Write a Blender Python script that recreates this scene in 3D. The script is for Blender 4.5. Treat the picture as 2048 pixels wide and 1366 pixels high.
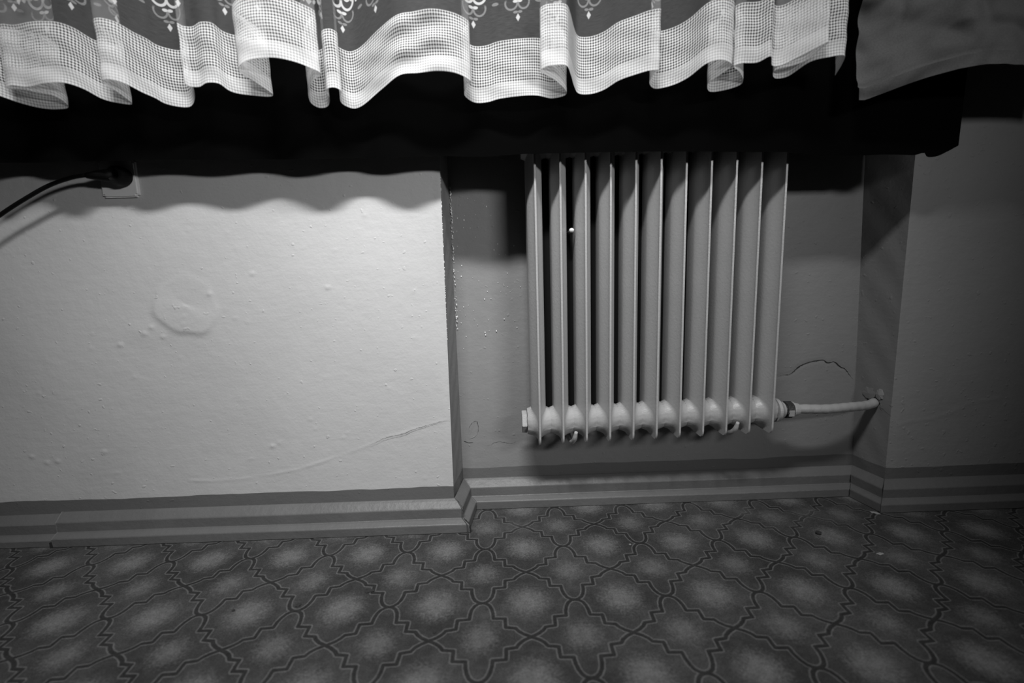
import bpy, bmesh, math, random
import numpy as np
from mathutils import Matrix, Vector, noise

for o in list(bpy.data.objects):
    bpy.data.objects.remove(o)
scene = bpy.context.scene
C = scene.collection

# ------------------------------------------------------------------ camera, light, exposure
cam_data = bpy.data.cameras.new('camera')
cam_data.sensor_width = 36.0
cam_data.lens = 952.29 / 2048 * 36.0
cam_data.clip_start = 0.02
cam_data.dof.use_dof = True
cam_data.dof.focus_distance = 1.27
cam_data.dof.aperture_fstop = 1.6
cam = bpy.data.objects.new('camera', cam_data)
C.objects.link(cam)
right = Vector((0.999439, -0.0172842, -0.0286868))
down = Vector((-0.0309751, -0.1512963, -0.9880030))
fwd = Vector((0.0127367, 0.9883373, -0.1517468))
m3 = Matrix((right, -down, -fwd)).transposed()
cam.matrix_world = Matrix.Translation((0, 0, 0.68)) @ m3.to_4x4()
scene.camera = cam

world = bpy.data.worlds.new('world')
scene.world = world
world.use_nodes = True
world.node_tree.nodes['Background'].inputs[0].default_value = (1, 1, 1, 1)
world.node_tree.nodes['Background'].inputs[1].default_value = 0.005


def tube_lamp(name, loc, aim, power, length, width, spread):
    """light of a strip lamp, its length along the room's X axis"""
    d = bpy.data.lights.new(name, 'AREA')
    d.shape = 'RECTANGLE'
    d.size, d.size_y = length, width
    d.energy = power
    d.spread = math.radians(spread)
    o = bpy.data.objects.new(name, d)
    C.objects.link(o)
    f = (Vector(aim) - Vector(loc)).normalized()
    x = Vector((1, 0, 0))
    x = (x - f * x.dot(f)).normalized()
    y = (-f).cross(x)
    o.matrix_world = Matrix.Translation(loc) @ Matrix((x, y, -f)).transposed().to_4x4()
    return o


# the room's two lamps: a strip lamp under the ceiling, a shaded lamp lower down at the right
tube_lamp('ceiling_lamp_light', (-0.20, 0.0, 2.30), (-0.22, 1.20, 0.64), 9.8, 0.80, 0.14, 72)
tube_lamp('shaded_lamp_light', (1.57, -1.40, 1.58), (-0.14, 1.20, 0.80), 4.2, 0.85, 0.20, 57)

scene.view_settings.view_transform = 'Standard'
scene.view_settings.look = 'None'
scene.view_settings.gamma = 1.0
scene.view_settings.use_curve_mapping = False
scene.view_settings.exposure = 0.0

# ------------------------------------------------------------------ measured shapes, in metres
LACE_HEM = [(-1.0740, 1.0036, 1.0798), (-1.0426, 1.0246, 1.0667), (-1.0064, 1.0438, 1.0538), (-0.9815, 1.0572, 1.0443), (-0.9516, 1.0671, 1.0370),
    (-0.9224, 1.0706, 1.0345), (-0.8928, 1.0668, 1.0375), (-0.8972, 1.0494, 1.0503), (-0.9384, 1.0365, 1.0592), (-0.9776, 1.0309, 1.0628), (-0.9639,
    1.0258, 1.0663), (-0.9392, 1.0283, 1.0647), (-0.8945, 1.0231, 1.0684), (-0.8564, 1.0242, 1.0679), (-0.8325, 1.0348, 1.0609), (-0.8111, 1.0544,
    1.0471), (-0.7878, 1.0622, 1.0414), (-0.7603, 1.0647, 1.0396), (-0.7684, 1.0464, 1.0530), (-0.7840, 1.0243, 1.0682), (-0.7723, 1.0201, 1.0710),
    (-0.7454, 1.0262, 1.0671), (-0.7218, 1.0449, 1.0543), (-0.7052, 1.0553, 1.0469), (-0.6930, 1.0656, 1.0393), (-0.6470, 1.0730, 1.0337), (-0.6244,
    1.0565, 1.0464), (-0.6181, 1.0395, 1.0586), (-0.6266, 1.0321, 1.0637), (-0.6233, 1.0358, 1.0612), (-0.6030, 1.0381, 1.0597), (-0.5808, 1.0306,
    1.0649), (-0.5595, 1.0329, 1.0634), (-0.5479, 1.0458, 1.0545), (-0.5254, 1.0536, 1.0490), (-0.4649, 1.0569, 1.0468), (-0.4857, 1.0331, 1.0637),
    (-0.5070, 1.0127, 1.0770), (-0.4956, 1.0005, 1.0847), (-0.4734, 0.9921, 1.0898), (-0.4292, 0.9897, 1.0914), (-0.3990, 0.9959, 1.0879), (-0.3762,
    1.0046, 1.0828), (-0.3511, 1.0205, 1.0728), (-0.3722, 1.0342, 1.0634), (-0.3899, 1.0526, 1.0503), (-0.3939, 1.0722, 1.0355), (-0.3820, 1.0805,
    1.0289), (-0.3620, 1.0783, 1.0308), (-0.3518, 1.0643, 1.0418), (-0.3540, 1.0526, 1.0505), (-0.3467, 1.0474, 1.0543), (-0.3312, 1.0469, 1.0547),
    (-0.3219, 1.0543, 1.0494), (-0.3292, 1.0621, 1.0435), (-0.3307, 1.0737, 1.0345), (-0.3104, 1.0840, 1.0264), (-0.2923, 1.0809, 1.0290), (-0.2384,
    1.0502, 1.0528), (-0.1938, 1.0281, 1.0685), (-0.1592, 1.0255, 1.0704), (-0.1216, 1.0220, 1.0729), (-0.0853, 1.0265, 1.0701), (-0.0614, 1.0368,
    1.0631), (-0.0540, 1.0441, 1.0580), (-0.0651, 1.0527, 1.0517), (-0.0708, 1.0659, 1.0418), (-0.0511, 1.0797, 1.0310), (-0.0224, 1.0795, 1.0313),
    (-0.0009, 1.0747, 1.0352), (0.0404, 1.0713, 1.0381), (0.0826, 1.0705, 1.0388), (0.1159, 1.0757, 1.0348), (0.1438, 1.0693, 1.0400), (0.1193,
    1.0458, 1.0576), (0.0862, 1.0264, 1.0710), (0.0968, 1.0196, 1.0756), (0.1125, 1.0174, 1.0771), (0.1376, 1.0189, 1.0762), (0.1489, 1.0360, 1.0647),
    (0.1577, 1.0556, 1.0506), (0.1681, 1.0691, 1.0403), (0.1948, 1.0706, 1.0393), (0.2219, 1.0633, 1.0450), (0.2479, 1.0490, 1.0559), (0.2803, 1.0392,
    1.0630), (0.3088, 1.0321, 1.0682), (0.3280, 1.0317, 1.0686), (0.3179, 1.0411, 1.0619), (0.3145, 1.0533, 1.0530), (0.3274, 1.0641, 1.0449),
    (0.3627, 1.0597, 1.0484), (0.3914, 1.0472, 1.0578), (0.4208, 1.0226, 1.0752), (0.4491, 1.0163, 1.0795), (0.4743, 1.0266, 1.0728), (0.4571, 1.0436,
    1.0607), (0.4381, 1.0589, 1.0493), (0.4463, 1.0722, 1.0390), (0.4718, 1.0719, 1.0394), (0.5118, 1.0589, 1.0496), (0.4967, 1.0402, 1.0634),
    (0.4777, 1.0293, 1.0709), (0.4884, 1.0243, 1.0744), (0.5234, 1.0234, 1.0751), (0.5438, 1.0135, 1.0818), (0.5564, 1.0295, 1.0712), (0.5730, 1.0299,
    1.0710), (0.6034, 1.0141, 1.0817), (0.6434, 0.9916, 1.0960), (0.6196, 1.0232, 1.0758), (0.5669, 1.0402, 1.0637), (0.5739, 1.0517, 1.0554),
    (0.5994, 1.0506, 1.0563), (0.6311, 1.0252, 1.0744), (0.6616, 1.0182, 1.0793), (0.6950, 1.0155, 1.0813), (0.7040, 1.0350, 1.0720), (0.7080, 1.0620, 1.0600)]
GREY_HEM = [(0.7667, 1.0750, 1.0126), (0.7754, 1.0720, 1.0114), (0.7922, 1.0620, 1.0157), (0.8294, 1.0500, 1.0276), (0.8781, 1.0350, 1.0414), (0.9355,
    1.0200, 1.0516), (0.9914, 1.0150, 1.0560), (1.0665, 1.0200, 1.0544), (1.1392, 1.0100, 1.0536), (1.2678, 1.0300, 1.0491), (1.3448, 1.0100, 1.0472)]
BLACK_HEM = [(-1.2688, 1.1195, 0.9425), (-1.2377, 1.1307, 0.9451), (-1.1854, 1.1229, 0.9433), (-1.1286, 1.1100, 0.9403), (-1.1003, 1.1253, 0.9438),
    (-1.0650, 1.1343, 0.9454), (-1.0032, 1.1148, 0.9403), (-0.9578, 1.1126, 0.9393), (-0.9286, 1.1300, 0.9431), (-0.8827, 1.1280, 0.9426), (-0.8294,
    1.1158, 0.9398), (-0.7871, 1.1180, 0.9404), (-0.7488, 1.1262, 0.9417), (-0.7044, 1.1261, 0.9408), (-0.6558, 1.1186, 0.9383), (-0.6101, 1.1155,
    0.9368), (-0.5704, 1.1239, 0.9376), (-0.5300, 1.1322, 0.9384), (-0.4820, 1.1246, 0.9355), (-0.4320, 1.1104, 0.9315), (-0.3890, 1.1137, 0.9321),
    (-0.3501, 1.1307, 0.9358), (-0.3057, 1.1328, 0.9362), (-0.2571, 1.1175, 0.9327), (-0.2116, 1.1127, 0.9317), (-0.1689, 1.1241, 0.9343), (-0.1245,
    1.1285, 0.9347), (-0.0789, 1.1203, 0.9307), (-0.0340, 1.1169, 0.9287), (0.0109, 1.1247, 0.9322), (0.0562, 1.1275, 0.9346), (0.1005, 1.1162,
    0.9319), (0.1454, 1.1164, 0.9318), (0.1930, 1.1323, 0.9353), (0.2372, 1.1255, 0.9335), (0.2784, 1.1088, 0.9293), (0.3269, 1.1216, 0.9318),
    (0.3767, 1.1348, 0.9338), (0.4175, 1.1209, 0.9296), (0.4592, 1.1119, 0.9263), (0.5091, 1.1224, 0.9271), (0.5581, 1.1291, 0.9270), (0.6009, 1.1231,
    0.9244), (0.6431, 1.1168, 0.9220), (0.6904, 1.1191, 0.9170), (0.7416, 1.1268, 0.9131), (0.7890, 1.1285, 0.9123), (0.8286, 1.1195, 0.9109),
    (0.8729, 1.1174, 0.9109), (0.9226, 1.1219, 0.9100), (0.9458, 1.1220, 0.9091), (0.9674, 1.1220, 0.9130), (0.9728, 1.1220, 0.9052), (0.9948, 1.1220,
    0.9047), (1.0202, 1.1220, 0.9149), (1.0442, 1.1220, 0.9274)]
CRACK_ARCH = [(0.7734, 1.3180, 0.3526), (0.7890, 1.3180, 0.3565), (0.8062, 1.3180, 0.3574), (0.8174, 1.3180, 0.3643), (0.8295, 1.3180, 0.3770),
    (0.8420, 1.3180, 0.3839), (0.8588, 1.3180, 0.3906), (0.8787, 1.3180, 0.3944), (0.9016, 1.3180, 0.3965), (0.9122, 1.3180, 0.3889), (0.9266, 1.3180,
    0.3885), (0.9322, 1.3180, 0.3912), (0.9521, 1.3180, 0.3760), (0.9687, 1.3180, 0.3667), (0.9815, 1.3180, 0.3502), (0.9928, 1.3180, 0.3366)]
PEEL = [(-0.1139, 1.3180, 0.2299), (-0.1031, 1.3180, 0.2460), (-0.0915, 1.3180, 0.2501), (-0.0865, 1.3180, 0.2305), (-0.0902, 1.3180, 0.2111),
    (-0.1006, 1.3180, 0.2024), (-0.1153, 1.3180, 0.1969)]
CRACK_LOW = [(-0.0728, 1.3180, 0.1758), (-0.0554, 1.3180, 0.1752), (-0.0407, 1.3180, 0.1837), (-0.0189, 1.3180, 0.1845), (0.0026, 1.3180, 0.1792),
    (0.0202, 1.3180, 0.1846)]
RIDGE = [(-0.8432, 1.1990, 0.1522), (-0.7783, 1.1990, 0.1484), (-0.6994, 1.1990, 0.1511), (-0.6329, 1.1990, 0.1598), (-0.5528, 1.1990, 0.1736),
    (-0.4855, 1.1990, 0.1934), (-0.4183, 1.1990, 0.2145), (-0.3645, 1.1990, 0.2332), (-0.3174, 1.1990, 0.2535), (-0.2844, 1.1990, 0.2591), (-0.2445,
    1.1990, 0.2727), (-0.1915, 1.1990, 0.2872), (-0.1481, 1.1990, 0.2965)]
CRACK_RIGHT = [(1.0527, 1.2220, 0.2310), (1.0859, 1.2220, 0.2411), (1.1403, 1.2220, 0.2449), (1.1934, 1.2220, 0.2599), (1.2450, 1.2220, 0.2861),
    (1.3255, 1.2220, 0.2973)]
DEBRIS = [(0.7682, 1.0935, -0.0000), (-0.3098, 0.9390, -0.0000), (-0.4482, 0.9033, -0.0000), (-0.5773, 0.8942, -0.0000), (-0.1527, 0.8126, -0.0000),
    (0.8531, 1.0036, -0.0000), (0.9786, 1.1799, -0.0000), (0.2892, 1.0758, -0.0000), (-0.0885, 1.2629, -0.0000), (-0.2603, 0.9251, -0.0000)]

YL, YN, YR = 1.199, 1.318, 1.222          # faces of the left wall, the recess and the right wall
DEPTH = 0.130                              # radiator depth, front rib to back rib


# ------------------------------------------------------------------ helpers
def tag(o, label=None, cat=None, group=None, kind=None):
    if label: o['label'] = label
    if cat: o['category'] = cat
    if group: o['group'] = group
    if kind: o['kind'] = kind
    return o


def mesh_obj(name, verts, faces, mat, parent=None, smooth=True, uvs=None):
    me = bpy.data.meshes.new(name)
    me.from_pydata([tuple(v) for v in verts], [], faces)
    me.update()
    if smooth:
        me.polygons.foreach_set('use_smooth', [True] * len(me.polygons))
    if uvs is not None:
        lay = me.uv_layers.new(name='UVMap')
        idx = np.empty(len(me.loops), dtype=np.int32)
        me.loops.foreach_get('vertex_index', idx)
        lay.data.foreach_set('uv', np.asarray(uvs, dtype=np.float32)[idx].ravel())
    me.materials.append(mat)
    o = bpy.data.objects.new(name, me)
    C.objects.link(o)
    if parent: o.parent = parent
    return o


def bm_obj(name, bm, mat, parent=None, smooth=False):
    me = bpy.data.meshes.new(name)
    bmesh.ops.recalc_face_normals(bm, faces=bm.faces)
    bm.to_mesh(me)
    bm.free()
    if smooth:
        me.polygons.foreach_set('use_smooth', [True] * len(me.polygons))
    me.materials.append(mat)
    o = bpy.data.objects.new(name, me)
    C.objects.link(o)
    if parent: o.parent = parent
    return o


def empty(name, loc=(0, 0, 0)):
    o = bpy.data.objects.new(name, None)
    o.empty_display_size = 0.05
    C.objects.link(o)
    o.location = loc
    return o


def grid_faces(nu, nv, closed_u=False):
    f = []
    for j in range(nv - 1):
        for i in range(nu - (0 if closed_u else 1)):
            a = j * nu + i
            b = j * nu + (i + 1) % nu
            f.append((a, b, b + nu, a + nu))
    return f


def catmull(pts, step):
    """smooth curve through points, resampled to about `step`"""
    P = [np.array(p, float) for p in pts]
    P = [2 * P[0] - P[1]] + P + [2 * P[-1] - P[-2]]
    out = []
    for i in range(1, len(P) - 2):
        p0, p1, p2, p3 = P[i - 1:i + 3]
        t = [0.0]
        for a, b in ((p0, p1), (p1, p2), (p2, p3)):
            t.append(t[-1] + max(np.linalg.norm(b - a), 1e-6) ** 0.5)
        n = max(2, int(np.linalg.norm(p2 - p1) / step))
        for k in range(n):
            x = t[1] + (t[2] - t[1]) * k / n
            A1 = (t[1] - x) / (t[1] - t[0]) * p0 + (x - t[0]) / (t[1] - t[0]) * p1
            A2 = (t[2] - x) / (t[2] - t[1]) * p1 + (x - t[1]) / (t[2] - t[1]) * p2
            A3 = (t[3] - x) / (t[3] - t[2]) * p2 + (x - t[2]) / (t[3] - t[2]) * p3
            B1 = (t[2] - x) / (t[2] - t[0]) * A1 + (x - t[0]) / (t[2] - t[0]) * A2
            B2 = (t[3] - x) / (t[3] - t[1]) * A2 + (x - t[1]) / (t[3] - t[1]) * A3
            out.append((t[2] - x) / (t[2] - t[1]) * B1 + (x - t[1]) / (t[2] - t[1]) * B2)
    out.append(P[-2])
    return np.array(out)


def tube(name, pts, radii, mat, parent=None, seg=16, caps=True):
    pts = [Vector(p) for p in pts]
    n = len(pts)
    if not hasattr(radii, '__len__'): radii = [radii] * n
    tang = [(pts[min(i + 1, n - 1)] - pts[max(i - 1, 0)]).normalized() for i in range(n)]
    up = Vector((0, 0, 1)) if abs(tang[0].z) < 0.9 else Vector((0, 1, 0))
    u = tang[0].cross(up).normalized()
    V, Fc = [], []
    for i in range(n):
        u = (u - tang[i] * u.dot(tang[i])).normalized()
        w = tang[i].cross(u)
        for k in range(seg):
            a = 2 * math.pi * k / seg
            V.append(pts[i] + radii[i] * (math.cos(a) * u + math.sin(a) * w))
    Fc = grid_faces(seg, n, True)
    if caps:
        Fc.append(tuple(range(seg))[::-1])
        Fc.append(tuple((n - 1) * seg + k for k in range(seg)))
    o = mesh_obj(name, V, Fc, mat, parent)
    if caps:
        for p in o.data.polygons[-2:]: p.use_smooth = False
    return o


def lathe_x(name, prof, centre, mat, parent=None, seg=32):
    """profile of (x, r) turned about an axis along X"""
    V = []
    for x, r in prof:
        for k in range(seg):
            a = 2 * math.pi * k / seg
            V.append((centre[0] + x, centre[1] + r * math.cos(a), centre[2] + r * math.sin(a)))
    Fc = grid_faces(seg, len(prof), True)
    Fc.append(tuple(range(seg))[::-1])
    Fc.append(tuple((len(prof) - 1) * seg + k for k in range(seg)))
    o = mesh_obj(name, V, Fc, mat, parent, smooth=False)
    return o


def sstep(a, b, x):
    t = np.clip((x - a) / (b - a), 0, 1)
    return t * t * (3 - 2 * t)


# ------------------------------------------------------------------ material helpers
class NT:
    def __init__(self, name):
        self.mat = bpy.data.materials.new(name)
        self.mat.use_nodes = True
        self.t = self.mat.node_tree
        self.b = self.t.nodes['Principled BSDF']
        self.out = self.t.nodes['Material Output']

    def put(self, sock, v):
        if isinstance(v, (int, float)):
            sock.default_value = v
        elif isinstance(v, (tuple, list)):
            sock.default_value = v
        else:
            self.t.links.new(v, sock)

    def m(self, op, a, b=None, c=None, clamp=False):
        n = self.t.nodes.new('ShaderNodeMath')
        n.operation = op
        n.use_clamp = clamp
        for s, v in zip(n.inputs, (a, b, c)):
            if v is not None: self.put(s, v)
        return n.outputs[0]

    def vm(self, op, a, b=None, scale=None):
        n = self.t.nodes.new('ShaderNodeVectorMath')
        n.operation = op
        self.put(n.inputs[0], a)
        if b is not None: self.put(n.inputs[1], b)
        if scale is not None: self.put(n.inputs['Scale'], scale)
        return n.outputs['Value'] if op in ('LENGTH', 'DOT_PRODUCT', 'DISTANCE') else n.outputs[0]

    def coord(self, kind='Object'):
        return self.t.nodes.new('ShaderNodeTexCoord').outputs[kind]

    def sep(self, v):
        n = self.t.nodes.new('ShaderNodeSeparateXYZ')
        self.put(n.inputs[0], v)
        return n.outputs

    def comb(self, x, y, z=0.0):
        n = self.t.nodes.new('ShaderNodeCombineXYZ')
        for s, v in zip(n.inputs, (x, y, z)): self.put(s, v)
        return n.outputs[0]

    def noise(self, vec, scale, detail=3, rough=0.55):
        n = self.t.nodes.new('ShaderNodeTexNoise')
        self.put(n.inputs['Vector'], vec)
        n.inputs['Scale'].default_value = scale
        n.inputs['Detail'].default_value = detail
        n.inputs['Roughness'].default_value = rough
        return n.outputs[0]

    def ss(self, v, a, b, lo=0.0, hi=1.0):
        n = self.t.nodes.new('ShaderNodeMapRange')
        n.interpolation_type = 'SMOOTHSTEP'
        self.put(n.inputs[0], v)
        n.inputs[1].default_value = a
        n.inputs[2].default_value = b
        n.inputs[3].default_value = lo
        n.inputs[4].default_value = hi
        return n.outputs[0]

    def lerp(self, t, a, b):
        # a + t*(b-a)
        return self.m('ADD', a, self.m('MULTIPLY', t, self.m('SUBTRACT', b, a)))

    def grey(self, v):
        self.t.links.new(self.comb(v, v, v), self.b.inputs['Base Color'])

    def bump(self, h, dist, strength=1.0):
        n = self.t.nodes.new('ShaderNodeBump')
        n.inputs['Strength'].default_value = strength
        n.inputs['Distance'].default_value = dist
        self.put(n.inputs['Height'], h)
        self.t.links.new(n.outputs[0], self.b.inputs['Normal'])


def plain(name, g, rough=0.5, bump=None, spec=0.5, metal=0.0, vary=0.0):
    t = NT(name)
    co = t.coord()
    if vary:
        t.grey(t.m('MULTIPLY', g, t.ss(t.noise(co, 9, 4), 0.25, 0.75, 1 - vary, 1 + vary)))
    else:
        t.b.inputs['Base Color'].default_value = (g, g, g, 1)
    t.b.inputs['Roughness'].default_value = rough
    t.b.inputs['Specular IOR Level'].default_value = spec
    t.b.inputs['Metallic'].default_value = metal
    if bump:
        t.bump(t.noise(co, bump[0], 3), bump[1])
    return t.mat


def wall_material(name, tone):
    t = NT(name)
    co = t.coord()
    s = t.sep(co)
    # oil-painted dark band just above the skirting, its upper edge drawn by hand
    wob = t.noise(co, 7.0, 2)
    edge = t.m('ADD', 0.110, t.m('MULTIPLY', t.m('SUBTRACT', wob, 0.5), 0.012))
    band = t.ss(t.m('SUBTRACT', s[2], edge), -0.0008, 0.0008, 1.0, 0.0)
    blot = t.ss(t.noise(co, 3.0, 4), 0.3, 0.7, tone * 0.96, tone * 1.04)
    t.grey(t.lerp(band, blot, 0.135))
    t.b.inputs['Roughness'].default_value = 0.5
    t.put(t.b.inputs['Roughness'], t.lerp(band, 0.55, 0.42))
    t.b.inputs['Specular IOR Level'].default_value = 0.35
    strokes = t.noise(t.vm('MULTIPLY', co, (22.0, 22.0, 90.0)), 1.0, 3)
    peel = t.noise(co, 160, 2)
    lumps = t.noise(co, 34, 3)
    pim = t.ss(t.noise(co, 75, 1, 0.3), 0.70, 0.80)
    h = t.m('ADD', t.m('MULTIPLY', strokes, 0.30), t.m('MULTIPLY', peel, 0.22))
    h = t.m('ADD', h, t.m('MULTIPLY', lumps, 0.9))
    h = t.m('ADD', h, t.m('MULTIPLY', pim, 0.5))
    t.bump(h, 0.0016, 0.8)
    return t.mat


def carpet_material():
    t = NT('patterned_carpet')
    co = t.coord()
    s = 0.19118
    th = 0.00495
    ox, oy = -0.06731, 1.27150
    p = t.sep(co)
    dx = t.m('SUBTRACT', p[0], ox)
    dy = t.m('SUBTRACT', p[1], oy)
    u = t.m('DIVIDE', t.m('ADD', t.m('MULTIPLY', dx, math.cos(th)), t.m('MULTIPLY', dy, math.sin(th))), s)
    v = t.m('DIVIDE', t.m('SUBTRACT', t.m('MULTIPLY', dy, math.cos(th)), t.m('MULTIPLY', dx, math.sin(th))), s)
    v = t.m('ADD', v, 0.5)
    # weave irregularity
    wv = t.t.nodes.new('ShaderNodeTexNoise')
    t.put(wv.inputs['Vector'], co)
    wv.inputs['Scale'].default_value = 26
    wob = t.vm('SCALE', t.vm('SUBTRACT', wv.outputs[1], (0.5, 0.5, 0.5)), scale=0.014)
    ws = t.sep(wob)
    fu = t.m('ABSOLUTE', t.m('SUBTRACT', t.m('FRACT', t.m('ADD', t.m('ADD', u, ws[0]), 0.5)), 0.5))
    fv = t.m('ABSOLUTE', t.m('SUBTRACT', t.m('FRACT', t.m('ADD', t.m('ADD', v, ws[1]), 0.5)), 0.5))
    q = t.comb(fu, fv)
    path = [(0.0, 0.5), (0.040, 0.490), (0.078, 0.458), (0.105, 0.405), (0.120, 0.340), (0.124, 0.266), (0.246, 0.260),
            (0.250, 0.136), (0.350, 0.122), (0.378, 0.080), (0.425, 0.040), (0.5, 0.0)]
    d = None
    for a, b in zip(path, path[1:]):
        ba = (b[0] - a[0], b[1] - a[1])
        L = ba[0] ** 2 + ba[1] ** 2
        pa = t.vm('SUBTRACT', q, (a[0], a[1], 0))
        h = t.m('DIVIDE', t.vm('DOT_PRODUCT', pa, (ba[0], ba[1], 0)), L, clamp=True)
        dd = t.vm('LENGTH', t.vm('SUBTRACT', pa, t.vm('SCALE', (ba[0], ba[1], 0.0), scale=h)))
        d = dd if d is None else t.m('MINIMUM', d, dd)
    fine = t.noise(co, 420, 2)
    mid = t.noise(co, 5.5, 4)
    spots = t.noise(co, 190, 2)
    line = t.ss(d, 0.010, 0.019, 1.0, 0.0)
    halo = t.m('MULTIPLY', t.ss(d, 0.016, 0.024), t.ss(d, 0.027, 0.038, 1.0, 0.0))
    # pale medallions: large round ones and small ones, dithered at the rim like the pile
    dith = t.m('MULTIPLY', t.m('SUBTRACT', spots, 0.5), 0.30)
    rs = t.m('ADD', t.vm('LENGTH', q), dith)
    rb = t.m('ADD', t.vm('LENGTH', t.vm('SUBTRACT', q, (0.5, 0.5, 0))), dith)
    small = t.ss(rs, 0.02, 0.25, 1.0, 0.0)
    big = t.ss(rb, 0.04, 0.31, 1.0, 0.0)
    glow = t.m('MAXIMUM', t.m('MULTIPLY', small, 0.75), big)
    base = t.ss(mid, 0.3, 0.7, 0.042, 0.074)
    c = t.lerp(glow, base, 0.152)
    c = t.lerp(t.m('MULTIPLY', halo, 0.75), c, 0.145)
    c = t.lerp(t.m('MULTIPLY', line, 0.80), c, 0.026)
    # wear: the pile is rubbed pale in patches along the skirting
    wear = t.m('MULTIPLY', t.ss(t.noise(co, 4.0, 3), 0.52, 0.66), t.ss(p[1], 1.07, 1.24))
    c = t.lerp(t.m('MULTIPLY', wear, 0.6), c, 0.115)
    c = t.m('MULTIPLY', c, t.ss(t.noise(co, 60, 3, 0.7), 0.3, 0.7, 0.84, 1.16))
    c = t.m('MULTIPLY', c, t.ss(fine, 0.25, 0.75, 0.72, 1.28))
    t.grey(c)
    t.b.inputs['Roughness'].default_value = 0.95
    t.b.inputs['Specular IOR Level'].default_value = 0.1
    h = t.m('ADD', t.m('MULTIPLY', fine, 0.8), t.m('MULTIPLY', line, -0.8))
    t.bump(h, 0.0018, 0.7)
    return t.mat


def cloth_shader(t, alpha, albedo, weave=None):
    """thin fabric: diffuse + translucent threads, open between the threads"""
    nt = t.t
    nt.nodes.remove(t.b)
    dif = nt.nodes.new('ShaderNodeBsdfDiffuse')
    tr = nt.nodes.new('ShaderNodeBsdfTranslucent')
    tp = nt.nodes.new('ShaderNodeBsdfTransparent')
    for n in (dif, tr):
        t.put(n.inputs['Color'], (albedo, albedo, albedo, 1))
    mx = nt.nodes.new('ShaderNodeMixShader')
    mx.inputs[0].default_value = 0.12
    nt.links.new(dif.outputs[0], mx.inputs[1])
    nt.links.new(tr.outputs[0], mx.inputs[2])
    m2 = nt.nodes.new('ShaderNodeMixShader')
    t.put(m2.inputs[0], alpha)
    nt.links.new(tp.outputs[0], m2.inputs[1])
    nt.links.new(mx.outputs[0], m2.inputs[2])
    nt.links.new(m2.outputs[0], t.out.inputs['Surface'])
    return t.mat


def lattice_material(name, thread, gap):
    t = NT(name)
    uv = t.sep(t.coord('UV'))
    pitch = 0.00545
    a = t.m('ABSOLUTE', t.m('SUBTRACT', t.m('FRACT', t.m('DIVIDE', uv[0], pitch)), 0.5))
    b = t.m('ABSOLUTE', t.m('SUBTRACT', t.m('FRACT', t.m('DIVIDE', uv[1], pitch)), 0.5))
    gx = t.ss(a, 0.29, 0.39)
    gy = t.ss(b, 0.29, 0.39)
    # little bridges between the woven dots
    br1 = t.ss(b, 0.10, 0.2, 0.45, 1.0)
    br2 = t.ss(a, 0.10, 0.2, 0.45, 1.0)
    g = t.m('MAXIMUM', t.m('MULTIPLY', gx, br1), t.m('MULTIPLY', gy, br2))
    al = t.lerp(g, thread, gap)
    return cloth_shader(t, al, 0.72)


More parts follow.
